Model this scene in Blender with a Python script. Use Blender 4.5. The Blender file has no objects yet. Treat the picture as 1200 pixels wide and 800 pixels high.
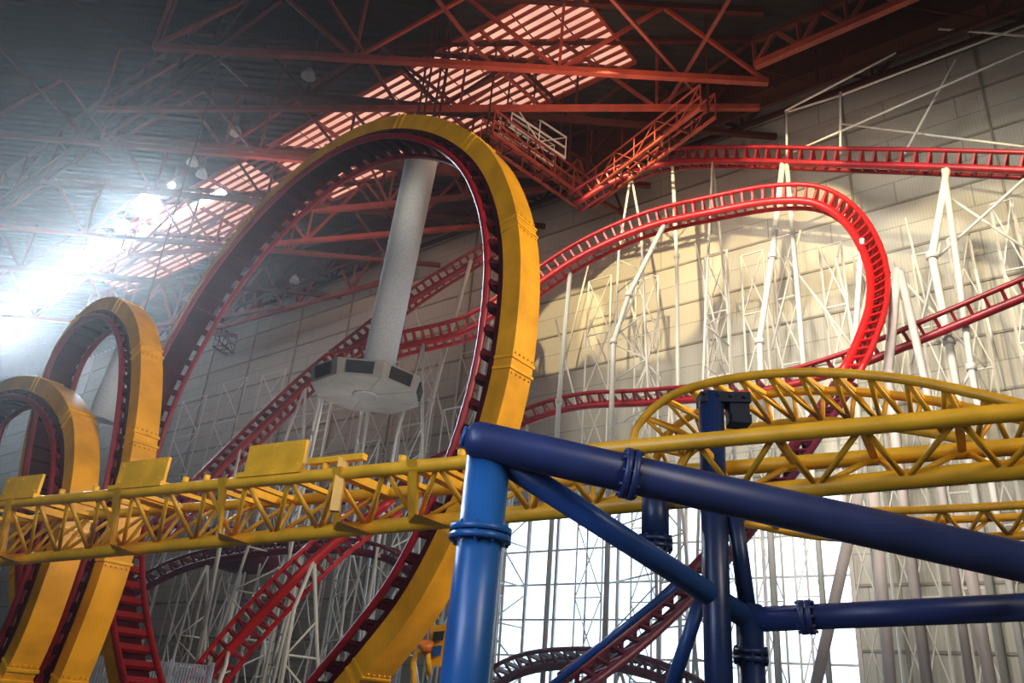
import bpy, math, random
from mathutils import Vector as V, Matrix
random.seed(4)
sc = bpy.context.scene
C = sc.collection
try: sc.view_settings.view_transform = 'Standard'
except Exception: pass
# ---------------------------------------------------------------- camera
F = 940.0; PIT = math.radians(25); ROL = math.radians(5)
CAM = V((0,0,1.6))
f0 = V((0,math.cos(PIT),math.sin(PIT))); u0 = V((0,-math.sin(PIT),math.cos(PIT))); r0 = V((1,0,0))
cr = r0*math.cos(ROL)+u0*math.sin(ROL); cu = u0*math.cos(ROL)-r0*math.sin(ROL)
cd = bpy.data.cameras.new('camera'); cam = bpy.data.objects.new('camera', cd); C.objects.link(cam)
cd.sensor_width = 36; cd.lens = F*36/1200; cd.clip_end = 500
cam.matrix_world = Matrix(((cr.x,cu.x,-f0.x,CAM.x),(cr.y,cu.y,-f0.y,CAM.y),(cr.z,cu.z,-f0.z,CAM.z),(0,0,0,1)))
sc.camera = cam
def ray(px,py): return f0+cr*((px-600)/F)+cu*((400-py)/F)
def U(px,py,d): return CAM+ray(px,py)*d
def proj(p):
    q = p-CAM; d = q.dot(f0); return (600+F*q.dot(cr)/d, 400-F*q.dot(cu)/d, d)
def onplane(px,py,Q,N):
    r = ray(px,py); return CAM+r*((Q-CAM).dot(N)/r.dot(N))
def onz(px,py,z): return onplane(px,py,V((0,0,z)),V((0,0,1)))
w = ray(-700,750); D = V((w.x,w.y,0)).normalized()      # direction the hall runs in (away to the left)
N = V((D.y,-D.x,0)).normalized()                          # towards the back wall
ZU = V((0,0,1))
TW = U(780,400,45).dot(N)
def onwall(px,py,off=0): return onplane(px,py,N*(TW-off),N)
def st(s,t,z): return D*s+N*t+ZU*z
# ---------------------------------------------------------------- materials
def mat(name, col, rough=.5, metal=0, var=.15, scale=3, bump=0.0, dark=None, spec=.5):
    m = bpy.data.materials.new(name); m.use_nodes = True; nt = m.node_tree; b = nt.nodes['Principled BSDF']
    tc = nt.nodes.new('ShaderNodeTexCoord'); no = nt.nodes.new('ShaderNodeTexNoise'); no.inputs['Scale'].default_value = scale; no.inputs['Detail'].default_value = 5
    nt.links.new(tc.outputs['Object'], no.inputs['Vector'])
    cp = nt.nodes.new('ShaderNodeValToRGB'); e = cp.color_ramp.elements
    dk = dark or tuple(c*(1-var*2) for c in col)
    e[0].position = .3; e[0].color = (*dk,1); e[1].position = .65; e[1].color = (*col,1)
    nt.links.new(no.outputs['Fac'], cp.inputs['Fac']); nt.links.new(cp.outputs['Color'], b.inputs['Base Color'])
    b.inputs['Roughness'].default_value = rough; b.inputs['Metallic'].default_value = metal
    try: b.inputs['Specular IOR Level'].default_value = spec
    except Exception: pass
    if bump:
        bu = nt.nodes.new('ShaderNodeBump'); bu.inputs['Strength'].default_value = bump; nt.links.new(no.outputs['Fac'], bu.inputs['Height']); nt.links.new(bu.outputs['Normal'], b.inputs['Normal'])
    return m
def emis(name, col, s, var=0.0, scale=1.0, base=None):
    m = bpy.data.materials.new(name); m.use_nodes = True; nt = m.node_tree; b = nt.nodes['Principled BSDF']
    b.inputs['Base Color'].default_value = (*(base or col),1); b.inputs['Emission Strength'].default_value = s
    b.inputs['Emission Color'].default_value = (*col,1)
    if var:
        tc = nt.nodes.new('ShaderNodeTexCoord'); no = nt.nodes.new('ShaderNodeTexNoise'); no.inputs['Scale'].default_value = scale
        nt.links.new(tc.outputs['Object'], no.inputs['Vector'])
        cp = nt.nodes.new('ShaderNodeValToRGB'); e = cp.color_ramp.elements
        e[0].position = .35; e[0].color = (*[c*(1-var) for c in col],1); e[1].position = .6; e[1].color = (*col,1)
        nt.links.new(no.outputs['Fac'], cp.inputs['Fac']); nt.links.new(cp.outputs['Color'], b.inputs['Emission Color'])
    return m
YEL = mat('yellow_paint', (.95,.42,.016), .40, 0, .18, 1.2, .04)
YEN = mat('yellow_track_paint', (.96,.49,.022), .38, 0, .16, 2.5, .05)
RED = mat('red_track_paint', (.34,.009,.018), .4, 0, .2, 1.5)
BRED = mat('bright_red_paint', (.66,.012,.012), .38, 0, .15, 1.5)
PRED = mat('purplish_and_dimmed_red_paint', (.13,.010,.028), .45, 0, .2, 1.5)
DRED = mat('dark_red_paint', (.065,.006,.010), .8, 0, .2, 1.5, 0, None, .1)
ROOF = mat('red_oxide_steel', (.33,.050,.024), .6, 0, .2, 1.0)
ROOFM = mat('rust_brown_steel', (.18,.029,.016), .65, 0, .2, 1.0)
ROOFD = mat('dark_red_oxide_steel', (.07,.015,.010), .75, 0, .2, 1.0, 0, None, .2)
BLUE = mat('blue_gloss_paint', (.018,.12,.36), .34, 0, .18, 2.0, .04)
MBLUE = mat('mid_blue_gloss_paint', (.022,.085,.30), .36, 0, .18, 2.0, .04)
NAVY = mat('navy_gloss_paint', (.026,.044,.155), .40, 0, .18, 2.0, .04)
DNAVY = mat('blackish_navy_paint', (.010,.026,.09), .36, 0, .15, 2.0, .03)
WHT = mat('white_steel_paint', (.76,.73,.65), .5, 0, .08, 1.0)
GRY = mat('grey_steel_paint', (.33,.32,.31), .5, 0, .1, 1.0)
PGRY = mat('pale_beige_steel_paint', (.60,.52,.47), .5, 0, .1, 1.0)
GIRT = mat('wall_girt_steel', (.30,.27,.22), .6, 0, .1, 1.0)
DECK = mat('dark_roof_deck', (.034,.029,.027), .85, .0, .15, .3, 0, None, .12)
FLOOR = mat('dark_concrete', (.06,.058,.056), .7, 0, .15, .5)
BLK = mat('black_metal', (.02,.02,.022), .5)
OCT = mat('beige_panel', (.38,.35,.31), .7, 0, .08, 2.0)
PERF = mat('perforated_white_sheet', (.72,.72,.72), .85, 0, .14, 18.0, .7, None, .15)
WIN = emis('daylight_glass', (.62,.80,1.0), 2.8, .08, .5)
SKY = emis('skylight_glass', (1.0,.50,.36), 1.1, .22, .4, (.2,.1,.08))
LMP = emis('lamp_glass', (.74,.87,1.0), 520)
# clad wall: long flat siding panels with fine ribs
def cladding(name, c1, c2, rib=2.2, bw=6.5, rh=1.3, bs=.14):
    m = bpy.data.materials.new(name); m.use_nodes = True; nt = m.node_tree; b = nt.nodes['Principled BSDF']; L = nt.links
    tc = nt.nodes.new('ShaderNodeTexCoord'); mp = nt.nodes.new('ShaderNodeMapping'); mp.inputs['Rotation'].default_value = (math.pi/2,0,0)
    L.new(tc.outputs['Object'], mp.inputs['Vector'])
    br = nt.nodes.new('ShaderNodeTexBrick'); br.offset = .5; br.inputs['Scale'].default_value = 1; br.inputs['Brick Width'].default_value = bw; br.inputs['Row Height'].default_value = rh
    br.inputs['Mortar Size'].default_value = .03; br.inputs['Color1'].default_value = (*c1,1); br.inputs['Color2'].default_value = (*c2,1); br.inputs['Mortar'].default_value = (*[c*.62 for c in c2],1)
    L.new(mp.outputs['Vector'], br.inputs['Vector'])
    no = nt.nodes.new('ShaderNodeTexNoise'); no.inputs['Scale'].default_value = .25; no.inputs['Detail'].default_value = 6; L.new(tc.outputs['Object'], no.inputs['Vector'])
    mx = nt.nodes.new('ShaderNodeMixRGB'); mx.blend_type = 'MULTIPLY'; mx.inputs['Fac'].default_value = .15
    L.new(br.outputs['Color'], mx.inputs['Color1']); L.new(no.outputs['Fac'], mx.inputs['Color2'])
    wv = nt.nodes.new('ShaderNodeTexWave'); wv.wave_type='BANDS'; wv.bands_direction='X'; wv.inputs['Scale'].default_value = rib; L.new(tc.outputs['Object'], wv.inputs['Vector'])
    m2 = nt.nodes.new('ShaderNodeMixRGB'); m2.blend_type = 'MULTIPLY'; m2.inputs['Fac'].default_value = .10
    L.new(mx.outputs['Color'], m2.inputs['Color1']); L.new(wv.outputs['Color'], m2.inputs['Color2']); L.new(m2.outputs['Color'], b.inputs['Base Color'])
    bu = nt.nodes.new('ShaderNodeBump'); bu.inputs['Strength'].default_value = bs; bu.inputs['Distance'].default_value = .03
    L.new(wv.outputs['Fac'], bu.inputs['Height']); L.new(bu.outputs['Normal'], b.inputs['Normal'])
    b.inputs['Roughness'].default_value = .7
    return m
WALL = cladding('cream_ribbed_cladding', (.57,.54,.46), (.53,.50,.43))
# ---------------------------------------------------------------- mesh helpers
class MB:
    def __init__(s): s.v=[]; s.f=[]; s.sm=[]
    def add(s, vs, fs, sm=False):
        o=len(s.v); s.v += [tuple(x) for x in vs]; s.f += [tuple(i+o for i in q) for q in fs]; s.sm += [sm]*len(fs); return s
    def beam(s, a, b, w=.1, h=None, up=ZU):
        h = h or w; t=(b-a)
        if t.length<1e-6: return s
        t.normalize(); x=t.cross(up)
        if x.length<1e-3: x=t.cross(V((1,0,0)))
        x.normalize(); y=x.cross(t).normalized()
        vs=[p+x*(i*w/2)+y*(j*h/2) for p in (a,b) for i,j in ((-1,-1),(1,-1),(1,1),(-1,1))]
        return s.add(vs,[(3,2,1,0),(4,5,6,7),(0,1,5,4),(1,2,6,5),(2,3,7,6),(3,0,4,7)])
    def tube(s, pts, r, n=10, cap=True):
        P=[V(p) for p in pts]; k=len(P)
        T=[(P[min(i+1,k-1)]-P[max(i-1,0)]).normalized() for i in range(k)]
        x=T[0].orthogonal().normalized(); vs=[]
        for i in range(k):
            x=(x-T[i]*x.dot(T[i])).normalized(); y=T[i].cross(x)
            rr = r[i] if isinstance(r,(list,tuple)) else r
            vs += [P[i]+(x*math.cos(a)+y*math.sin(a))*rr for a in [2*math.pi*j/n for j in range(n)]]
        s.add(vs,[(i*n+j,i*n+(j+1)%n,(i+1)*n+(j+1)%n,(i+1)*n+j) for i in range(k-1) for j in range(n)],True)
        if cap:
            o=len(s.v)-k*n
            s.f.append(tuple(o+j for j in range(n))[::-1]); s.sm.append(False)
            s.f.append(tuple(o+(k-1)*n+j for j in range(n))); s.sm.append(False)
        return s
    def plate(s, poly, nrm, th):
        n=len(poly); a=[p-nrm*th/2 for p in poly]; b=[p+nrm*th/2 for p in poly]
        return s.add(a+b,[tuple(range(n))[::-1],tuple(range(n,2*n))]+[(i,(i+1)%n,n+(i+1)%n,n+i) for i in range(n)])
    def sweep(s, P, X, Y, prof):
        k=len(P); m=len(prof); vs=[P[i]+X[i]*a+Y[i]*b for i in range(k) for a,b in prof]
        s.add(vs,[(i*m+j,i*m+(j+1)%m,(i+1)*m+(j+1)%m,(i+1)*m+j) for i in range(k-1) for j in range(m)])
        return s.add(vs[:m],[tuple(range(m))[::-1]]).add(vs[-m:],[tuple(range(m))])
    def build(s, name, m, parent=None):
        me=bpy.data.meshes.new(name); me.from_pydata(s.v,[],s.f)
        me.polygons.foreach_set('use_smooth', s.sm); me.materials.append(m); me.update()
        o=bpy.data.objects.new(name,me); C.objects.link(o)
        if parent:
            o.parent=parent; o.matrix_parent_inverse = parent_inv(parent)
        return o
INV={}
def parent_inv(p): return INV.get(p.name, Matrix.Identity(4))
def thing(name,label,cat,loc=(0,0,0),group=None):
    o=bpy.data.objects.new(name,None); C.objects.link(o); o.location=loc; INV[o.name]=Matrix.Translation(-V(loc)); o.empty_display_size=.3
    return tag(o,label,cat,group)
def tag(o,label,cat,group=None):
    o['label']=label; o['category']=cat
    if group: o['group']=group
    return o
def struct(o): o['kind']='structure'; return o
def cat(P, n):   # Catmull-Rom, equal arc length, n samples
    Q=[P[0]*2-P[1]]+P+[P[-1]*2-P[-2]]; out=[]
    for i in range(1,len(Q)-2):
        a,b,c,d=Q[i-1:i+3]
        for k in range(24):
            t=k/24; out.append(.5*((2*b)+(c-a)*t+(2*a-5*b+4*c-d)*t*t+(3*b-a-3*c+d)*t**3))
    out.append(P[-1]); L=[0]
    for i in range(1,len(out)): L.append(L[-1]+(out[i]-out[i-1]).length)
    res=[]; j=0
    for k in range(n):
        g=L[-1]*k/(n-1)
        while j<len(L)-2 and L[j+1]<g: j+=1
        q=(g-L[j])/max(L[j+1]-L[j],1e-9); res.append(out[j].lerp(out[j+1],min(max(q,0),1)))
    return res, L[-1]
ORD=['first','second','third','fourth','fifth','sixth','seventh','eighth','ninth','tenth','eleventh','twelfth','thirteenth','fourteenth','fifteenth','sixteenth','seventeenth','eighteenth','nineteenth','twentieth','twenty-first','twenty-second','twenty-third','twenty-fourth','twenty-fifth','twenty-sixth','twenty-seventh','twenty-eighth','twenty-ninth','thirtieth','thirty-first','thirty-second','thirty-third','thirty-fourth','thirty-fifth','thirty-sixth','thirty-seventh','thirty-eighth','thirty-ninth','fortieth']
# ---------------------------------------------------------------- the setting
HC=36.0
frame = Matrix(((-D.x,N.x,0,N.x*TW),(-D.y,N.y,0,N.y*TW),(0,0,1,0),(0,0,0,1)))   # local x = to the right along wall, y = into wall, z up
FI = frame.inverted()
a=FI@onwall(592,613); b=FI@onwall(990,575); WX0,WX1=a.x,b.x; WZ=(a.z+b.z)/2
XL,XR=-130,40
mb=MB()
def rect(x0,x1,z0,z1): mb.add([(x0,0,z0),(x1,0,z0),(x1,.0,z1),(x0,0,z1)],[(0,1,2,3)])
rect(XL,WX0,0,HC); rect(WX1,XR,0,HC); rect(WX0,WX1,WZ,HC); rect(WX0,WX1,0,1.0)
wall=struct(mb.build('wall_back',WALL)); wall.matrix_world=frame
INV[wall.name]=Matrix.Identity(4)
for k in range(1,14):
    z=k*2.6
    for (x0,x1) in ([(XL,XR)] if z>WZ else [(XL,WX0),(WX1,XR)]):
        MB().beam(V((x0,-.03,z)),V((x1,-.03,z)),.06,.12).build('wall_girt',GIRT,wall)
x=XR-3
while x>XL:
    if not (WX0<x<WX1): MB().beam(V((x,-.06,0)),V((x,-.06,HC)),.11,.11).build('wall_column',GIRT,wall)
    x-=6.5
wn=thing('window_1','','window'); del wn['label']; del wn['category']; struct(wn); wn.matrix_world=frame; INV[wn.name]=Matrix.Identity(4)
m=MB(); m.add([(WX0,.05,1),(WX1,.05,1),(WX1,.05,WZ),(WX0,.05,WZ)],[(0,1,2,3)]); m.build('window_pane',WIN,wn)
m=MB(); nx=10
for i in range(nx+1):
    xx=WX0+(WX1-WX0)*i/nx; m.beam(V((xx,-.02,1)),V((xx,-.02,WZ)),.09 if i%2 else .16)
z=1
while z<WZ+.1: m.beam(V((WX0,-.02,z)),V((WX1,-.02,z)),.10); z+=(WZ-1)/6
m.build('window_frame',PGRY,wn)
struct(MB().add([(-140,-12,0),(70,-12,0),(70,140,0),(-140,140,0)],[(0,1,2,3)]).build('floor',FLOOR))
# far end wall
p0=st(128,TW,0); p1=st(128,-40,0)
struct(MB().add([p0,p1,p1+ZU*HC,p0+ZU*HC],[(0,1,2,3)]).build('wall_left',DECK))
# corrugated roof deck
mb=MB(); vs=[]; y=4.0; pitch=.62; prof=[(0,0),(.22,0),(.31,.14),(.53,.14)]
while y<125:
    for dy,dz in prof:
        yy=y+dy; xr=(TW-yy*N.y)/N.x; vs += [V((-130,yy,HC+dz)),V((min(xr,60),yy,HC+dz))]
    y+=pitch
mb.add(vs,[(2*i,2*i+1,2*i+3,2*i+2) for i in range(len(vs)//2-1)])
struct(mb.build('ceiling',DECK))
# skylight strip
e1=onz(757,62,HC); e2=onz(575,22,HC); T1,T0=e1.dot(N),e2.dot(N)
sS=onz(735,30,HC).dot(D)+.8; sE=onz(165,345,HC).dot(D)
sk=thing('window_2','','window'); del sk['label']; del sk['category']; struct(sk)
mp=MB(); mf=MB(); s=sS
while s<sE:
    if not(sS+12<s<sS+14 or sS+25<s<sS+27 or sS+36<s<sS+38): mp.add([st(s,T0,HC-.12),st(s+1.9,T0,HC-.12),st(s+1.9,T1,HC-.12),st(s,T1,HC-.12)],[(0,1,2,3)])
    if int((s-sS)/2)%3==0: mf.beam(st(s-.05,T0,HC-.3),st(s-.05,T1,HC-.3),.16,.2)
    s+=2
for k in range(13):
    t=T0+(T1-T0)*k/12; mf.beam(st(sS,t,HC-.3),st(s,t,HC-.3),.18 if k%6 else .32,.12)
mp.build('window_pane',SKY,sk); mf.build('window_frame',ROOF,sk)
# ---------------------------------------------------------------- roof trusses
def truss(P0,P1,H,nb,label,mtl=ROOF,w=.28,web=None,name='roof_truss'):
    t=thing(name,label,'roof truss',P0); up=V((0,0,H)); web=web or mtl
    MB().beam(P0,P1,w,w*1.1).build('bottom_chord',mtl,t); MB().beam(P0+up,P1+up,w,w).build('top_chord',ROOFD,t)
    for i in range(nb):
        a=P0.lerp(P1,i/nb); b=P0.lerp(P1,(i+1)/nb)
        MB().beam(a+up,b,w*.6).build('diagonal',web,t) if i%2 else MB().beam(a,b+up,w*.6).build('diagonal',web,t)
        if i%2==0: MB().beam(a,a+up,w*.5).build('vertical',web,t)
    return t
ZB=31.0; TH=4.7
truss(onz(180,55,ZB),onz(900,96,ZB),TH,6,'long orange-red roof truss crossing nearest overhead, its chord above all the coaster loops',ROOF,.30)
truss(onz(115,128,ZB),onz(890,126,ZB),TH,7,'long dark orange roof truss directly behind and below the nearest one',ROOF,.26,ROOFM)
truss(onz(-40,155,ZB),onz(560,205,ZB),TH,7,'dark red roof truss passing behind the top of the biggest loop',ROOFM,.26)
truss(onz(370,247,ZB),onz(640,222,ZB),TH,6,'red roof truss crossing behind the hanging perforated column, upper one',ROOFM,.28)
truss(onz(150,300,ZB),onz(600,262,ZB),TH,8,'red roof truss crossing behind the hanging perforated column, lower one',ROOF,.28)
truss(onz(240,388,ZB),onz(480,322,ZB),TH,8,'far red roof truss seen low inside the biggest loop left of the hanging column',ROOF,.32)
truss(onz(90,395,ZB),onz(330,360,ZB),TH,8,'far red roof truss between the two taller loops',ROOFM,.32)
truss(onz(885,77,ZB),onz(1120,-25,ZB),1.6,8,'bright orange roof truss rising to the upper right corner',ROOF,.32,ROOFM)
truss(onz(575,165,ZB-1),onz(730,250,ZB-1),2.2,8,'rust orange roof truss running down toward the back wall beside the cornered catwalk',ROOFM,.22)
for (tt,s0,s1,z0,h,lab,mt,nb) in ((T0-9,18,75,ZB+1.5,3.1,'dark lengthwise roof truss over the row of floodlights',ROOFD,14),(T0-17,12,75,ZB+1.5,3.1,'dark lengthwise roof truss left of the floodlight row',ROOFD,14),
  (TW-1.2,-22,85,33.2,2.4,'added dark lattice girder shading the top of the cream back wall',ROOFD,30),(TW-3.5,-22,70,32,3.4,'added rust brown lattice girder in front, darkening the top of the back wall',ROOFD,24)):  # the two girders by the wall are added to darken its top
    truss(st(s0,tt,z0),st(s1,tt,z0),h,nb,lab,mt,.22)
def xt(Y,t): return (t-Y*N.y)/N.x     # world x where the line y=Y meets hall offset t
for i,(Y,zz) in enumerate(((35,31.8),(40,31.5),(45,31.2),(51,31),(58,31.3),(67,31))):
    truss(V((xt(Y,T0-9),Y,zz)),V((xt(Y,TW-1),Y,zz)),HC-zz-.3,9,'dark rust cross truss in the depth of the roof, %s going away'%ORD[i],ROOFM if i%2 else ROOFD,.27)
tag(MB().beam(st(-25,TW-2.3,34.6),st(70,TW-2.3,34.6),1.2,2.0).build('added_shade_box',ROOFD),'added dark square box under the roof, shading the top of the back wall','shade box')  # box added to darken the wall top, where only shade falls
k=0
for (xa,ya,xb,yb) in ((60,-10,190,60),(210,-10,185,60),(380,-10,470,130),(505,-10,560,60),(330,0,160,130),(0,60,130,190),(60,210,250,60),(560,60,640,130),(700,-20,830,125),(860,-10,780,125),(0,250,170,100)):
    a=onz(xa,ya,ZB+.5); b=onz(xb,yb,ZB+.5)
    tag(MB().beam(a,b,.15).build('roof_brace',ROOFM if xa>190 else ROOFD),'slim red brace between front roof trusses, %s one listed from the upper left'%ORD[k],'roof brace','braces between roof trusses'); k+=1
# catwalk hanging under the roof
def catwalk(pts,lab,mt=ROOFM,hang_=True):
    t=thing('catwalk',lab,'catwalk',pts[0])
    for a,b in zip(pts,pts[1:]):
        d=(b-a).normalized(); x=d.cross(ZU).normalized()*.5
        n=int((b-a).length/1.5)
        for s in (-1,1):
            MB().beam(a+x*s,b+x*s,.14,.14).build('edge_beam',mt,t)
            for h in (.75,1.5): MB().beam(a+x*s+ZU*h,b+x*s+ZU*h,.08).build('handrail',mt,t)
            for i in range(n+1):
                p=a.lerp(b,i/n)+x*s; MB().beam(p,p+ZU*1.5,.06).build('rail_post',mt,t)
                if i<n:
                    q=a.lerp(b,(i+1)/n)+x*s
                    MB().beam(p if i%2 else p+ZU*1.5, q+ZU*1.5 if i%2 else q,.05).build('rail_brace',mt,t)
        for i in range(n*2):
            p=a.lerp(b,i/(n*2)); MB().beam(p-x,p+x,.07,.05).build('tread',ROOFD,t)
        for i in range(0,n+1,2):
            p=a.lerp(b,i/n); MB().beam(p,V((p.x,p.y,HC)),.10).build('hanger',ROOFD,t)
catwalk([onz(570,160,29),onz(685,240,29),onz(830,132,29)],'red lattice catwalk with a sharp corner hanging right of the biggest loop',ROOF)
catwalk([onz(255,405,30),onz(305,438,30),onz(345,442,30)],'short dark red lattice catwalk left of the octagonal foot')
catwalk([onz(592,150,30.6),onz(655,190,30.6)],'short pale cream catwalk lying above the red one right of the loop top',WHT)
# ---------------------------------------------------------------- floodlights
tl=(onz(172,243,34.6).dot(N)+onz(0,382,34.6).dot(N))/2
pts=[(201,217),(173,242),(143,266),(118,287),(93,306),(66,328),(38,348),(10,378),(-8,395)]
rad=[.22,.80,.5,.85,.75,.65,.85,1.0,.9]
tag(MB().beam(st(onz(240,212,35.5).dot(D),tl+.8,35.6),st(onz(-20,390,35.5).dot(D)+3,tl+.8,35.6),.6,.12).build('light_strip',emis('strip_glass',(.8,.9,1),12)),'thin glowing ceiling strip beside the floodlight row','light strip')
def spot(loc,tgt,ang,e,col,blend=.4,size=.3):
    l=bpy.data.lights.new('spot','SPOT'); l.spot_size=math.radians(ang); l.spot_blend=blend; l.energy=e; l.color=col; l.shadow_soft_size=size
    o=bpy.data.objects.new('spot_light',l); C.objects.link(o); o.location=loc; o.rotation_euler=(V(tgt)-V(loc)).to_track_quat('-Z','Y').to_euler()
for i,((px,py),r) in enumerate(zip(pts,rad)):
    p=onz(px,py,34.2)
    t=thing('floodlight','glaring white floodlight, %s of the ceiling row counting from the hall centre outward'%ORD[i],'floodlight',p,'ceiling floodlights')
    aim=(CAM+V((0,0,4))-p).normalized()
    MB().tube([p-aim*.5,p-aim*.1,p,p+aim*r*2.2],[r*.4,r,r*1.05,r*1.12],20,False).build('housing',BLK,t)  # long front hood added to keep lens light off the back wall
    MB().tube([p+aim*.01,p+aim*.06],[r*.98,r*.9],20).build('lens',LMP,t)
    MB().beam(p-aim*.3,V((p.x,p.y,HC))-aim*.3,.1).build('bracket',BLK,t)
    if i%2:
        q=p+aim*2.5-ZU*1.6; spot(q,q-N*3+ZU*1.5-D*1.2,140,350,(.7,.8,1),.8,.5)
for i,(px,py,z) in enumerate(((225,192,33),(236,206,33),(361,90,32),(276,157,33),(345,330,31))):
    p=onz(px,py,z)
    t=thing('high_bay_lamp','round unlit high bay lamp under the dark roof, %s from the top'%ORD[[2,3,0,1,4][i]],'lamp',p,'unlit high bay lamps')
    MB().tube([p,p+ZU*.3,p+ZU*.6],[.40,.30,.10],16).build('shade',GRY,t); MB().beam(p+ZU*.6,V((p.x,p.y,HC)),.05).build('hanger',BLK,t)
# ---------------------------------------------------------------- hanging columns with octagonal foot
HANGXY=[]
def hang(px,py,d,rpx,orad_px,ytop,label,foot=True,lean=V((0,0,0)),sh=0):
    b=U(px,py,d); r=rpx*d/F; R=orad_px*d/F; HANGXY.append((b.x,b.y,R+1.2))
    z=b.z
    while proj(V((b.x,b.y,z)))[1]>ytop: z+=.2
    t=thing('hanging_column',label,'column',b)
    b2=b+V((sh,0,0)); tp=V((b2.x,b2.y,z))+lean
    MB().tube([b2+ZU*.3,tp],[r*.95,r*1.08],40).build('shaft',PERF,t)
    MB().tube([tp,tp+ZU*.35],r*1.2,32).build('top_collar',GRY,t)
    for q in range(4 if foot else 1):
        x=V((math.cos(q*1.57+.6),math.sin(q*1.57+.6),0))*r*.8*(1 if foot else 0); MB().beam(tp+x,V((tp.x,tp.y,HC))+x,.10 if foot else .05).build('hanger_rod',ROOFD,t)
    if foot:
        def ring(rr,zz): return [V((b.x+rr*math.cos(math.pi/8+k*math.pi/4),b.y+rr*math.sin(math.pi/8+k*math.pi/4),b.z+zz)) for k in range(8)]
        A=ring(R*.95,-.30); B=ring(R,.38); Cc=ring(R*.9,.45); m=MB()
        m.add(A+B+Cc,[tuple(range(8))[::-1]]+[(i,(i+1)%8,8+(i+1)%8,8+i) for i in range(8)]+[(8+i,8+(i+1)%8,16+(i+1)%8,16+i) for i in range(8)]+[tuple(range(16,24))])
        m.build('foot_body',OCT,t)
        for i in range(8):
            q=[A[i].lerp(A[(i+1)%8],.08),A[i].lerp(A[(i+1)%8],.92),B[i].lerp(B[(i+1)%8],.92),B[i].lerp(B[(i+1)%8],.08)]
            c=(q[0]+q[1]+q[2]+q[3])/4; o=(c-b); o.z=0; o.normalize()
            q=[c+(p-c)*.72+o*.03 for p in q]; MB().plate(q,o,.06).build('side_slot',BLK,t)
        MB().tube([b-ZU*.38,b-ZU*.29],[R*.2,R*.24],24).build('centre_cap',GRY,t)
        for i in range(8): MB().beam(A[i]-ZU*.005,b-ZU*.305,.03,.02).build('seam',GRY,t)
hang(430,455,34,20,68,187,'white perforated hanging column with an octagonal foot inside the biggest loop',True,V((.5,0,0)),.3)
hang(116,500,34,16,30,395,'pale hanging column seen through the middle-sized loop',False,V((.4,0,0)))
# ---------------------------------------------------------------- loops
def loop(px_path,qpx,cpx,label,n,w=.72,h=.5,gauge=1.05,ro=.3):
    Q=U(*qpx); pts=[onplane(x,y,Q,N) for x,y in px_path]; c=onplane(cpx[0],cpx[1],Q,N)
    P,L=cat(pts,n*3+1); k=len(P); T=[(P[min(i+1,k-1)]-P[max(i-1,0)]).normalized() for i in range(k)]
    R=[]
    for i in range(k):
        r=T[i].cross(N).normalized()
        if i==0: 
            if r.dot(P[i]-c)<0: r=-r
        elif r.dot(R[-1])<0: r=-r
        R.append(r)
    X=[N]*k
    t=thing('coaster_loop',label,'roller coaster loop',V((P[0].x,P[0].y,0)))
    MB().sweep(P,X,R,[(-w/2,-h/2),(w/2,-h/2),(w/2,h/2),(-w/2,h/2)]).build('spine',YEL,t)
    MB().sweep(P,X,R,[(-w/2-.04,-h/2-.08),(w/2+.04,-h/2-.08),(w/2+.04,-h/2+.02),(-w/2-.04,-h/2+.02)]).build('track_bed',DRED,t)
    for s in (-1,1): MB().tube([P[i]+N*(s*gauge/2)-R[i]*(h/2+ro) for i in range(k)],.085,8).build('rail',RED,t)
    for i in range(1,k-1,3):
        a=P[i]-R[i]*(h/2+ro-.08); m=MB().beam(a-N*gauge/2,a+N*gauge/2,.2,.12,R[i])
        for s in (-1,1): m.beam(a+N*(s*gauge/2),P[i]-R[i]*(h/2)+N*(s*w*.35),.11,.11,R[i])
        m.build('cross_tie',DRED if i<k*.86 else RED,t)
    for i in range(9,k-1,18):
        m=MB()
        for q in (-.12,.12):
            p=P[i]+T[i]*q; m.sweep([p-T[i]*.03,p+T[i]*.03],[N,N],[R[i]]*2,[(-w/2-.03,-h/2+.03),(w/2+.03,-h/2+.03),(w/2+.03,h/2+.03),(-w/2-.03,h/2+.03)])
        for u_ in range(5):
            for q in (-.22,.22):
                p=P[i]+T[i]*q+R[i]*(h/2); x=N*((u_-2)*w*.2); m.tube([p+x,p+x+R[i]*.035],.025,6)
        m.build('joint_flange',YEN,t)
    return P,R,T
big=[(370,860),(438,780),(495,705),(542,615),(577,525),(600,435),(610,350),(609,285),(597,232),(574,190),(538,163),(497,152),(455,155),(408,174),(355,212),(300,268),(252,330),(215,392),(183,455),(157,525),(140,600),(134,680),(142,760),(162,850)]
loop(big,(609,300,18),(390,450),'tallest coaster loop of yellow box steel with dark red rails, encircling the hanging column',76)
mid=[(45,880),(92,770),(126,680),(152,590),(166,510),(172,440),(168,392),(152,366),(128,362),(100,382),(74,420),(54,478),(40,550),(32,630),(32,720),(42,830)]
loop(mid,(172,440,19.5),(100,520),'middle-sized yellow coaster loop just left of the tallest loop',60,.58,.42,.78,.2)
sml=[(-25,860),(28,770),(64,680),(88,600),(96,540),(91,495),(70,464),(40,453),(8,462),(-20,495),(-40,570),(-50,680),(-50,800)]
loop(sml,(94,540,18),(20,580),'smallest yellow coaster loop at the left edge, partly out of frame',46,.58,.42,.78,.2)
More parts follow.
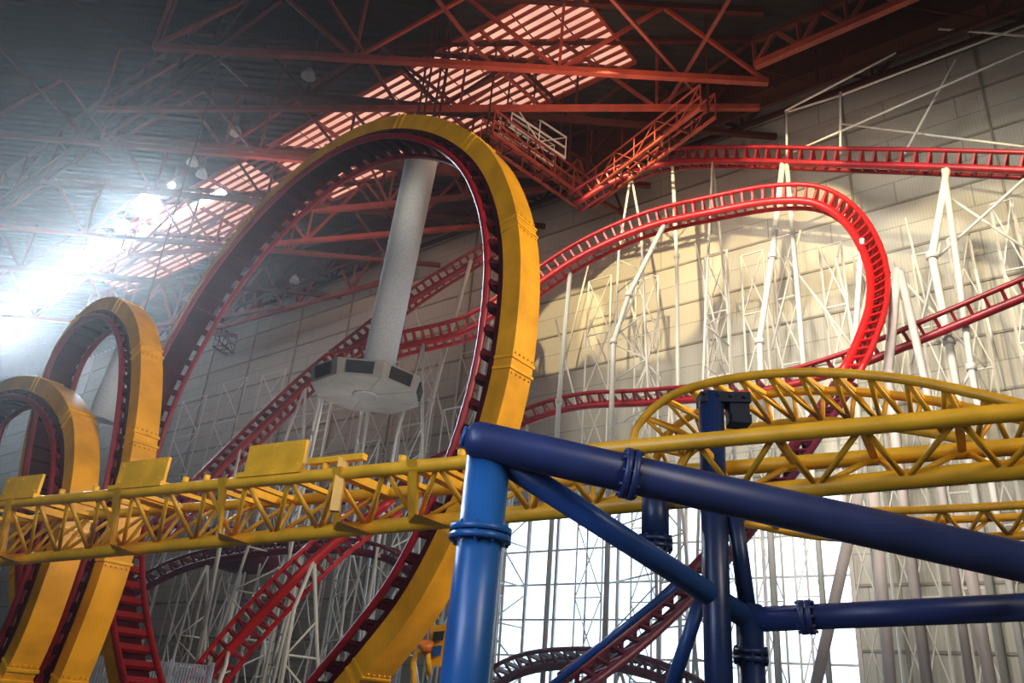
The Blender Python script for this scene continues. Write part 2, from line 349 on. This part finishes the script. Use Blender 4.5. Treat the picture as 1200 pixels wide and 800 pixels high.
# ---------------------------------------------------------------- red tracks
SUP=[]
def track(pts,label,sg=1,mtl=RED,bank=20,tie=1.15,gauge=1.05,rr=.105,sup=None,sup_to=1,name='coaster_track',tiem=None,key=None,tw=.16):
    W=[onwall(x,y,o) for x,y,o in pts]; _,L=cat(W,10); n=max(8,min(98,int(L/tie))); P,L=cat(W,n*2+1); k=len(P)
    t=thing(name,label,'roller coaster track',V((P[0].x,P[0].y,0)))
    T=[(P[min(i+1,k-1)]-P[max(i-1,0)]).normalized() for i in range(k)]; la=[];dn=[]
    cb,sb=math.cos(math.radians(bank)),math.sin(math.radians(bank))
    for i in range(k):
        a=(N-T[i]*N.dot(T[i])).normalized(); b=a.cross(T[i]).normalized()
        l=(a*cb+b*(sb*sg)).normalized(); la.append(l); dn.append(l.cross(T[i]).normalized()*sg)
    for s in (-1,1): MB().tube([P[i]+la[i]*(s*gauge/2) for i in range(k)],rr,8).build('rail',mtl,t)
    MB().tube([P[i]+dn[i]*.42 for i in range(k)],.17,8).build('spine',mtl,t)
    def fr(i): return P[i]-la[i]*gauge/2,P[i]+la[i]*gauge/2,P[i]+dn[i]*.42
    for i in range(0,k-1,2):
        m=MB(); A,B,S=fr(i); A2,B2,S2=fr(i+1)
        m.beam(A,B,tw,.12,T[i]); m.beam(A,S,.09,.09,T[i]); m.beam(B,S,.09,.09,T[i])
        m.beam(A2,S2,.09,.09,T[i]); m.beam(B2,S2,.09,.09,T[i]); m.beam(A2,B2,tw*.85,.1,T[i]); m.build('cross_frame',tiem or mtl,t)
    if sup:
        s=0
        while s<=sup_to*L:
            i=min(k-1,int(s/L*(k-1))); SUP.append((P[i]+dn[i]*.5,T[i],key or label)); s+=sup
    return P
track([(1260,196,4),(1100,190,4),(980,187,4),(860,184,4.),(780,188,4),(715,212,5),(672,238,5.6)],'highest red coaster track, running level along the wall at upper right',-1,RED,30,gauge=1.15,sup=5.5,key='the highest red track')
track([(600,277,7.2),(570,295,8),(490,345,10),(430,392,12),(370,440,14),(310,497,16),(250,558,18),(180,630,20)],'red coaster track plunging down to the left behind the tallest loop',-1,RED,20,.95,gauge=.95,rr=.09,sup=5,tiem=RED,key='the plunging red track')
track([(385,428,14.4),(425,418,13.6),(470,403,12.5),(550,383,11),(610,345,10),(680,298,9),(760,262,8),(840,243,7.5),(910,231,7),(965,234,6.5),(1005,262,6.5),(1030,310,7),(1033,360,8),(1015,415,9),(998,447,9.6)],'bright red coaster track that crests at right and hooks round downward',1,BRED,34,.88,1.15,sup=5,tiem=BRED,key='the hooked bright red track',tw=.26)
track([(992,458,9.8),(985,470,10),(945,530,12),(895,600,14),(835,672,16),(760,745,18),(670,815,20)],'dim purplish red coaster track descending across the bright window behind the blue frame',1,PRED,40,1.0,1.15)  # continues the hooked track; its dim light is put into the colour
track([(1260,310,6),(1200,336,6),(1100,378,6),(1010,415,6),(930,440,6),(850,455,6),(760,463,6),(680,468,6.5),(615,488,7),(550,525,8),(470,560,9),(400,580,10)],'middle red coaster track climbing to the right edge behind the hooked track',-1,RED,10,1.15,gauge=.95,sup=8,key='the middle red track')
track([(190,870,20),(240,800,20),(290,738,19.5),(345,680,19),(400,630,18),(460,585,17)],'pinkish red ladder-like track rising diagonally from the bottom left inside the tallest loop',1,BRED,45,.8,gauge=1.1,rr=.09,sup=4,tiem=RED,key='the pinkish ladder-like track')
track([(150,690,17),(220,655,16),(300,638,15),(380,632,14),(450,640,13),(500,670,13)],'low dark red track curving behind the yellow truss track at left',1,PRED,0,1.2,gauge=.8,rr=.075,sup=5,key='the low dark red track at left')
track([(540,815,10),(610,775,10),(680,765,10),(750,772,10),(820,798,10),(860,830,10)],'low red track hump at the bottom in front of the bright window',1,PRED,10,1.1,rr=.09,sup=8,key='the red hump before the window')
# thick columns (also used to keep the lighter frames clear of them)
def poly(name,label,cat_,pl,r,mtl,group=None):
    W=[onwall(x,y,o) for x,y,o in pl]; b=W[-1]
    t=thing(name,label,cat_,V((b.x,b.y,0)),group)
    MB().tube(W+[V((W[-1].x,W[-1].y,0))],r,10).build('shaft',mtl,t)
    for q in W[1:]: MB().tube([q-ZU*.12,q+ZU*.12],r*1.5,10).build('collar',mtl,t)
    HANGXY.append((b.x,b.y,1.9)); return t
cols=[([(1110,197,4.2),(1092,300,5),(1112,400,5)],.15,WHT,'thick white kinked column below the highest track near the right edge'),
([(1106,197,4.2),(1138,430,6)],.12,WHT,'white raking column splitting off the kinked column at right'),
([(917,192,4.2),(905,300,5),(890,400,5)],.14,WHT,'thick white kinked column below the track above the hook crest'),
([(922,192,4.2),(942,430,5)],.11,WHT,'white raking column beside the kinked column above the hook crest'),
([(779,262,8),(737,345,8),(719,400,8)],.12,WHT,'white cranked column standing under the left slope of the hooked track'),
([(788,190,4),(793,300,4)],.10,WHT,'straight white column reaching the bend of the highest track'),
([(1052,315,8),(1040,440,8)],.17,PGRY,'thick pale grey column just right of the hook'),
([(1055,318,8),(1085,450,8)],.14,PGRY,'pale grey raking column leaning away from the hook'),
([(1010,280,7),(1000,430,7)],.11,WHT,'white column standing inside the hook of the bright track'),
([(668,320,9),(655,470,9)],.11,WHT,'white column under the hooked track just right of the tallest loop'),
([(552,305,9),(505,470,9)],.11,WHT,'long leaning white column seen through the tallest loop'),
]
for pl,r,mt,lab in cols: poly('support_column',lab,'support column',pl,r,mt)
# leaning beige-pink props at lower right
for (xa,ya,xb,yb,o,lab) in ((1010,560,950,830,9,'beige-pink prop leaning down to the left beside the window edge'),(1022,560,1046,830,9,'beige-pink prop leaning down to the right beside the window edge'),(1125,600,1166,830,8,'beige-pink prop leaning to the right under the lower blue beam')):
    a=onwall(xa,ya,o); b=onwall(xb,yb,o); k_=a+(b-a)*(a.z/(a.z-b.z)) if a.z>b.z else b
    tag(MB().tube([a,k_],.18,12).build('leaning_prop',PGRY),lab,'support prop')
SUP=[s for s in SUP if s[0].z>2.5 and -20<proj(s[0])[0]<1230 and all(math.hypot(s[0].x-x,s[0].y-y)>rr for x,y,rr in HANGXY)]
byl={}
for p,T,l in SUP: byl.setdefault(l,[]).append((proj(p)[0],p,T))
for l,lst in byl.items():
    lst.sort(key=lambda q:q[0]); short=l
    if 'hook' in l or 'middle' in l: lst=[q for n_,q in enumerate(lst) if not (620<q[0]<1000 and n_%2)]
    for i,(x,p,T) in enumerate(lst):
        g='white supports under '+short
        t=thing('track_support','white steel support frame under %s, %s from the left'%(short,ORD[i]),'track support',V((p.x,p.y,0)),g)
        hd=V((T.x,T.y,0)); hd=hd.normalized() if hd.length>.2 else D.copy()
        side=N if i%2 else (N*.5+D*.85).normalized()
        sp=.07*p.z+.6; r=.068
        kz=p.z*(.72 if i%3 else .85)
        for s in (-1,1):
            kn=V((p.x,p.y,kz))+side*(s*sp*.45); ft=V((p.x,p.y,0))+side*(s*sp*1.0)+hd*(.5 if i%2 else -.4)
            MB().tube([p,kn,ft],r,8).build('leg',WHT,t)
        nz=int(p.z/3.4)+1
        for q in range(1,nz+1):
            z1=kz*(1-q/(nz+1)); z2=kz*(1-(q-.8)/(nz+1)) 
            def at(s,z): 
                u=(kz-z)/kz; return V((p.x,p.y,z))+side*(s*sp*(.45+.55*u))+hd*((.5 if i%2 else -.4)*u)
            MB().tube([at(-1,z1),at(1,z1)],.04,6).build('rung',WHT,t)
            MB().tube([at(-1 if q%2 else 1,z1),at(1 if q%2 else -1,z2)],.038,6).build('brace',WHT,t)
# slender scaffold bays standing close to the wall
xs=[(215,470,2.4),(262,450,2.4),(308,440,2.4),(352,440,2.4),(398,430,2.4),(442,430,2.4),(490,420,2.4),(540,415,2.4),(585,400,2.4),(690,330,2.4),(745,330,2.4),(826,300,2.4),(868,300,2.4),(960,290,2.4),(1160,240,2.4),
 (190,560,13),(236,590,13),(285,560,12),(334,520,12),(372,560,11),(418,520,11),(470,500,10),(520,480,8),(1025,330,1.2),(1068,300,1.2),(1110,280,1.2),(1190,260,1.2),(905,280,1.2),(1000,300,1.2)]
xs.sort()
for i,(px,py,of) in enumerate(xs):
    a=onwall(px,py,of); b=onwall(px+26,py,of); zt=a.z
    a=V((a.x,a.y,0)); b=V((b.x,b.y,0))
    t=thing('scaffold_bay','slender white braced scaffold bay before the back wall, %s from the left'%ORD[i],'scaffold',a,'white scaffold bays along the wall')
    for q in (a,b): MB().beam(q,q+ZU*zt,.08).build('post',WHT,t)
    n=max(3,int(zt/3.2))
    for k in range(n):
        z0,z1=zt*k/n,zt*(k+1)/n
        MB().beam(a+ZU*z1,b+ZU*z1,.06).build('rung',WHT,t)
        MB().beam(a+ZU*z0,b+ZU*z1,.05).build('brace',WHT,t); MB().beam(b+ZU*z0,a+ZU*z1,.05).build('brace',WHT,t)
br=[(1060,330,1155,430),(920,300,1010,420),(720,380,775,445),(1100,300,1200,210),(1110,230,1200,290),(1140,430,1090,520),(985,145,1200,172),(920,130,1050,62),(1100,34,1200,42),(930,178,1200,60),(920,132,985,112),(985,112,1200,30),(985,180,985,108),(922,182,922,130),(1060,180,1120,70)]
br.sort(key=lambda q:q[0])
for i,(xa,ya,xb,yb) in enumerate(br):
    tag(MB().tube([onwall(xa,ya,2.9+(i%3)*.7),onwall(xb,yb,2.9+(i%3)*.7)],.06,6).build('wall_brace',WHT),'thin white steel brace in front of the cream wall, %s counting from the left'%ORD[i],'brace','thin white braces before the wall')
# long raking struts between wall and tracks
for i in range(24):
    x=200+i*41; y=(330 if x>440 else 540)-(x-440)*.12+(i%3)*35; dx=(34 if i%2 else -34); o=1.4+(i%4)*.9+(7 if x<470 else 0)
    a=onwall(x,y,o); b=onwall(x+dx,y+140,o)
    tag(MB().tube([a,b],.055,6).build('raking_strut',WHT),'thin white raking strut crossing the scaffolding, %s by its upper end from the left'%ORD[i],'strut','raking struts among the scaffolding')
# access ladder left
t=thing('access_ladder','white access ladder beside the plunging red track','ladder',onwall(380,500,14))
A=onwall(373,470,14); B=onwall(388,470,14)
for q in (A,B): MB().beam(V((q.x,q.y,0)),q,.08).build('side_rail',WHT,t)
z=1
m=MB()
while z<A.z: m.beam(V((A.x,A.y,z)),V((B.x,B.y,z)),.06); z+=.45
m.build('rungs',WHT,t)
# red maintenance platform
t=thing('maintenance_platform','dark red round-bellied platform under the low track at left','platform',onwall(285,650,12))
c=onwall(285,650,12); MB().tube([c-ZU*.9,c-ZU*.7,c-ZU*.1,c],[.5,1.5,2.0,2.05],20).build('pan',PRED,t)
m=MB()
for q in range(20):
    x=V((math.cos(q*.314),math.sin(q*.314),0))*2; y=V((math.cos(q*.314+.314),math.sin(q*.314+.314),0))*2
    m.beam(c+x,c+x+ZU,.05); m.beam(c+x+ZU,c+y+ZU,.05)
m.build('railing',PRED,t); MB().tube([c-ZU*.8,V((c.x,c.y,0))],.15,8).build('post',WHT,t)
# ---------------------------------------------------------------- near yellow tracks
def lattice(label,R1,R2,S,nb,r=.08,rs=.095,name='truss_track',xr=True):
    n=nb*2+1
    A,_=cat(R1,n); B,_=cat(R2,n); E,_=cat(S,n)
    t=thing(name,label,'roller coaster track',V((A[0].x,A[0].y,0)))
    MB().tube(A,r,12).build('rail',YEN,t); MB().tube(B,r,12).build('rail',YEN,t); MB().tube(E,rs,12).build('spine',YEN,t)
    for i in range(0,n-1,2):
        MB().tube([E[i],A[i+1]],.034,6).build('diagonal',YEN,t); MB().tube([A[i+1],E[i+2]],.034,6).build('diagonal',YEN,t)
        MB().tube([E[i],B[i+1]],.032,6).build('diagonal',YEN,t)
        if xr: MB().tube([B[i+1],E[i+2]],.032,6).build('diagonal',YEN,t)
        MB().beam(A[i+1],B[i+1],.08,.06).build('cross_tie',YEN,t)
    return t,A,B,E
Pa,Pb=U(0,591,14),U(1200,482,7); Sa,Sb=U(0,657,14.6),U(1200,549,7.5)
d=(Pb-Pa).normalized(); pp=V((-d.y,d.x,0)).normalized()
if pp.y<0: pp=-pp
def ext(a,b): v=(b-a).normalized(); return [a-v*2.5,a,a.lerp(b,.33),a.lerp(b,.66),b,b+v*1.5]
t,A,B,E=lattice('long straight yellow truss track crossing the whole picture in front of the loops',ext(Pa,Pb),ext(Pa+pp*1.0,Pb+pp*1.0),ext(Sa,Sb),24,.085,.10)
def at_px(a,b,px):
    lo,hi=-.3,1.3
    for _ in range(40):
        mI=(lo+hi)/2
        if proj(a.lerp(b,mI))[0]<px: lo=mI
        else: hi=mI
    return lo
for px in (18,145,268,402,490):   # triangular gussets
    u=at_px(Pa,Pb,px); a=Pa.lerp(Pb,u); s=Sa.lerp(Sb,u); o=-pp*.12
    MB().plate([a+o+ZU*.05-d*.08,a+o+ZU*.05+d*.08,s+o+d*.16-pp*.3,s+o+d*.55-ZU*.12,s+o-d*.16-ZU*.02],pp,.05).build('gusset',YEN,t)
    MB().beam(a-pp*.05,a+pp*1.0,.14,.12).build('bracket',YEN,t)
for px,wd,h in ((20,1.05,.36),(161,1.12,.40),(318,1.08,.42)):
    u=at_px(Pa,Pb,px); a=Pa.lerp(Pb,u)+ZU*.11; m=MB()
    q=[a-d*wd/2,a+d*wd/2,a+d*wd/2+ZU*h,a-d*wd/2+ZU*h]
    m.plate(q,pp,.05)
    for i in (-1,0,1):
        for z in (.07,h-.07):
            c=a+d*(i*wd*.42)+ZU*z; m.tube([c-pp*.045,c+pp*.02],.018,6)
    m.build('brake_plate',YEN,t)
    MB().beam(a-d*wd*.55-ZU*.03,a+d*wd*.55-ZU*.03,.2,.07).build('plate_foot',YEN,t)
u=at_px(Pa,Pb,400); a=Pa.lerp(Pb,u); MB().beam(a-ZU*.5,a+ZU*.2,.12).build('stub_post',YEN,t); MB().beam(a+ZU*.2-d*.6,a+ZU*.2+d*.35,.1,.08).build('stub_arm',YEN,t)
for px in (70,110,215,240,380,470,540):
    u=at_px(Pa,Pb,px); a=Pa.lerp(Pb,u)+ZU*.1; MB().tube([a-ZU*.05,a+ZU*.06],.05,8).build('bolt_cap',YEN,t)
def UU(l): return [U(*q) for q in l]
lattice('curved yellow truss track arching over the blue supports at right',
 UU([(738,535,12.5),(748,497,12.6),(790,462,12.3),(860,443,11.5),(950,436,10.7),(1050,443,10),(1130,458,9.4),(1210,478,8.9),(1290,505,8.5)]),
 UU([(768,540,13.3),(785,505,13.4),(830,478,13),(900,462,12.2),(980,458,11.5),(1070,466,10.8),(1150,481,10.2),(1230,500,9.7),(1290,520,9.4)]),
 UU([(790,560,13),(808,530,13),(850,508,12.6),(910,497,12),(980,494,11.3),(1060,502,10.7),(1140,517,10),(1210,535,9.5),(1280,556,9.1)]),15,.065,.07,xr=True)
lattice('lower curved yellow truss track behind the blue beams at right',
 UU([(860,582,13),(950,597,12.6),(1050,598,12.1),(1130,595,11.6),(1220,590,11),(1290,584,10.6)]),
 UU([(880,592,14.2),(960,607,13.8),(1050,610,13.2),(1130,608,12.7),(1220,604,12.1),(1290,599,11.7)]),
 UU([(870,612,13.6),(955,628,13.2),(1050,632,12.6),(1130,630,12.1),(1220,626,11.5),(1290,621,11.1)]),9,.06,.065,xr=False)
# ---------------------------------------------------------------- blue support
t=thing('support_frame','big glossy blue tubular steel support frame in the right foreground','support frame',V((U(572,520,7.5).x,U(572,520,7.5).y,0)))
def flange(m,p,dr,r):
    for q in (-.035,.035): m.tube([p+dr*(q-.028),p+dr*(q+.028)],r*1.36,24)
    x=dr.orthogonal().normalized(); y=dr.cross(x)
    for k in range(10):
        o=(x*math.cos(k*.628)+y*math.sin(k*.628))*r*1.2; m.tube([p+o-dr*.09,p+o+dr*.09],.016,6)
top=U(574,525,7.5)
MB().tube([V((top.x-.05,top.y,0)),top],.205,32).build('column',BLUE,t)
h=U(563,636,7.5); m=MB(); flange(m,V((top.x-.01,top.y,h.z)),ZU,.205); m.build('flange',BLUE,t)
b0=U(567,517,7.35); b1=U(1260,672,6.9); bd=(b1-b0).normalized()
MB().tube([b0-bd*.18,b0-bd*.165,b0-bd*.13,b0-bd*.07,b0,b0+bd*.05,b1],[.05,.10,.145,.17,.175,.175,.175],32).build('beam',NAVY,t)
m=MB(); m.tube([b0-bd*.2,b0-bd*.17],.10,24); m.build('end_cap',BLUE,t)
u=at_px(b0,b1,738); m=MB(); flange(m,b0.lerp(b1,u),bd,.17); m.build('flange',NAVY,t)
j=U(878,726,8.4)
MB().tube([U(590,540,7.45),j],.118,24).build('brace',MBLUE,t)
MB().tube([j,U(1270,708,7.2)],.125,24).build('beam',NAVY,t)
u=at_px(j,U(1270,708,7.2),945); m=MB(); flange(m,j.lerp(U(1270,708,7.2),u),(U(1270,708,7.2)-j).normalized(),.125); m.build('flange',NAVY,t)
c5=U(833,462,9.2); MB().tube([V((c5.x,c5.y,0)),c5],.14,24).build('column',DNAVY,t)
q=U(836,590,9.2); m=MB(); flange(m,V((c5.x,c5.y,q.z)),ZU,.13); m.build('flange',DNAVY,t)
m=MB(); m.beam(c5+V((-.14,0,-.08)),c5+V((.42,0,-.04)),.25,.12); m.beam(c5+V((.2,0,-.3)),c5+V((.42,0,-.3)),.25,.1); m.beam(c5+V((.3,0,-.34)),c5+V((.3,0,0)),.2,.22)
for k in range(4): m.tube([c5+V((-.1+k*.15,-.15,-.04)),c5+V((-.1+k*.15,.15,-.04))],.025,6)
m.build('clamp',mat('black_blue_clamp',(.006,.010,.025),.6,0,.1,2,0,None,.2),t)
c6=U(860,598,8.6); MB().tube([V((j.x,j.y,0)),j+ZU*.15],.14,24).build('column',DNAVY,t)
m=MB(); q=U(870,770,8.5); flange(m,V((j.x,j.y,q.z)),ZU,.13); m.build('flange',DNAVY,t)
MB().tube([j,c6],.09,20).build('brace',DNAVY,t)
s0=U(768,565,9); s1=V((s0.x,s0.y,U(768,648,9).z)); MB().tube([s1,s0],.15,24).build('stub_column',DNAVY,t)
m=MB(); flange(m,s0.lerp(s1,.95),ZU,.14); m.build('flange',DNAVY,t)
MB().tube([U(822,700,8.9),U(775,840,8.9)],.08,16).build('brace',MBLUE,t)
MB().tube([U(800,680,9.4),U(640,808,9.6)],.045,12).build('brace',MBLUE,t)
# ---------------------------------------------------------------- small things at the bottom
t=thing('sign_post','small yellow sign on a bent yellow post at the foot of the tallest loop','sign',V((U(495,800,22).x,U(495,800,22).y,0)))
g=U(485,800,22); MB().tube([V((g.x,g.y,0)),g,U(484,775,22),U(490,762,22),U(501,765,22),U(503,790,22)],.09,10).build('bent_post',YEN,t)
MB().plate([U(505,733,22.2),U(525,731,22.2),U(521,780,22.2),U(501,782,22.2)],V((0,1,0)),.12).build('sign_board',YEL,t)
MB().plate([U(508,740,22.05),U(521,739,22.05),U(519,750,22.05),U(507,751,22.05)],V((0,1,0)),.06).build('sign_face',BLK,t)
MB().plate([U(507,757,22.05),U(518,756,22.05),U(516,768,22.05),U(506,769,22.05)],V((0,1,0)),.06).build('sign_face',MBLUE,t)
MB().tube([U(499,752,22),U(499,764,22)],[.22,.14],10).build('knob',mat('orange_paint',(.8,.2,.02),.4),t)
t=thing('mesh_fence','pale blue mesh fence at the bottom left below the loops','fence',V((U(90,790,24).x,U(90,790,24).y,0)))
a=U(60,764,24); b=U(250,776,24); m=MB(); hz=a.z
a0=V((a.x,a.y,0)); b0_=V((b.x,b.y,0)); FB=mat('pale_blue_wire',(.42,.48,.60),.5)
for k in range(56): p=a0.lerp(b0_,k/55); m.beam(p,p+ZU*hz,.045)
for k in range(8): m.beam(a0+ZU*hz*(k+1)/8,b0_+ZU*hz*(k+1)/8,.04)
m.build('mesh',FB,t)
for k in range(5): p=a0.lerp(b0_,k/4); MB().beam(p,p+ZU*(hz+.1),.1).build('post',FB,t)
# ---------------------------------------------------------------- lights
wd=bpy.data.worlds.new('world'); sc.world=wd; wd.use_nodes=True; wt=wd.node_tree; bg=wt.nodes['Background']; bg.inputs[0].default_value=(.55,.68,1,1); bg.inputs[1].default_value=.12
vs_=wt.nodes.new('ShaderNodeVolumeScatter'); vs_.inputs['Color'].default_value=(.95,.97,1,1); vs_.inputs['Density'].default_value=.0014; vs_.inputs['Anisotropy'].default_value=.84
wt.links.new(vs_.outputs[0], wt.nodes['World Output'].inputs['Volume'])
def area(loc,tgt,sx,sy,e,col):
    l=bpy.data.lights.new('area','AREA'); l.shape='RECTANGLE'; l.size=sx; l.size_y=sy; l.energy=e; l.color=col
    o=bpy.data.objects.new('area_light',l); C.objects.link(o); o.location=loc; o.rotation_euler=(V(tgt)-V(loc)).to_track_quat('-Z','Y').to_euler()
# daylight falling across the hall onto the wall
def wspot(px,py,back,up,along,ang,e,col,blend,size):
    p=onwall(px,py); spot(p-N*back+ZU*up+D*along,p,ang,e,col,blend,size)
wspot(1120,430,24,7,0,72,27000,(1,.93,.80),1.0,2.5)
wspot(900,440,24,7,0,56,24000,(1,.91,.75),1.0,2.5)
wspot(740,480,22,7,0,34,9000,(1,.92,.76),1.0,2.5)
wspot(1120,660,22,6,0,50,11000,(1,.92,.82),1.0,2.5)  # added fill for the props and wall at lower right
wspot(765,330,16,6,-5,30,21000,(1,.78,.40),.25,.12)
wspot(665,385,16,6,-5,18,14000,(1,.78,.40),.25,.12)
wspot(930,290,15,6,-5,27,14000,(1,.78,.40),.25,.12)
wspot(1130,350,15,8,-5,40,9000,(1,.82,.48),.3,.3)
# glow on the steel round the skylight
area(onz(680,100,27),onz(680,70,35),8,8,900,(1,.62,.45))
area(onz(330,260,27),onz(330,250,35),8,8,800,(1,.62,.47))
# key from the right for loops and yellow tracks
spot(V((15,7,13)),U(520,420,18),60,12500,(1,.86,.66),.6,2)
area(V((10,-4,12)),U(300,590,12),5,5,950,(1,.9,.78))
area(V((-10,2,12)),U(100,560,15),5,5,550,(.7,.83,1))
area(V((-5,2,5)),U(700,600,8),3,3,380,(.62,.72,1))
area(V((9,-2,7)),U(1000,500,10),3,3,280,(1,.9,.75))
# hanging columns
spot(U(560,420,20),U(455,330,35),26,2200,(1,.97,.93),.8,2)
spot(U(160,470,22),U(120,450,34),20,1400,(1,.97,.95),.8,1)
area(U(430,600,30),U(430,455,34),3,3,120,(1,.95,.88))
# crest of the hooked red track catching light
spot(onwall(960,420,26),onwall(955,240,7),22,3500,(1,.88,.75),.7,.5)
spot(U(470,560,26),onwall(370,450,14),22,1200,(1,.92,.88),.6,.5)
area(V((0,-10,14)),V((0,20,14)),20,12,480,(.66,.76,1))
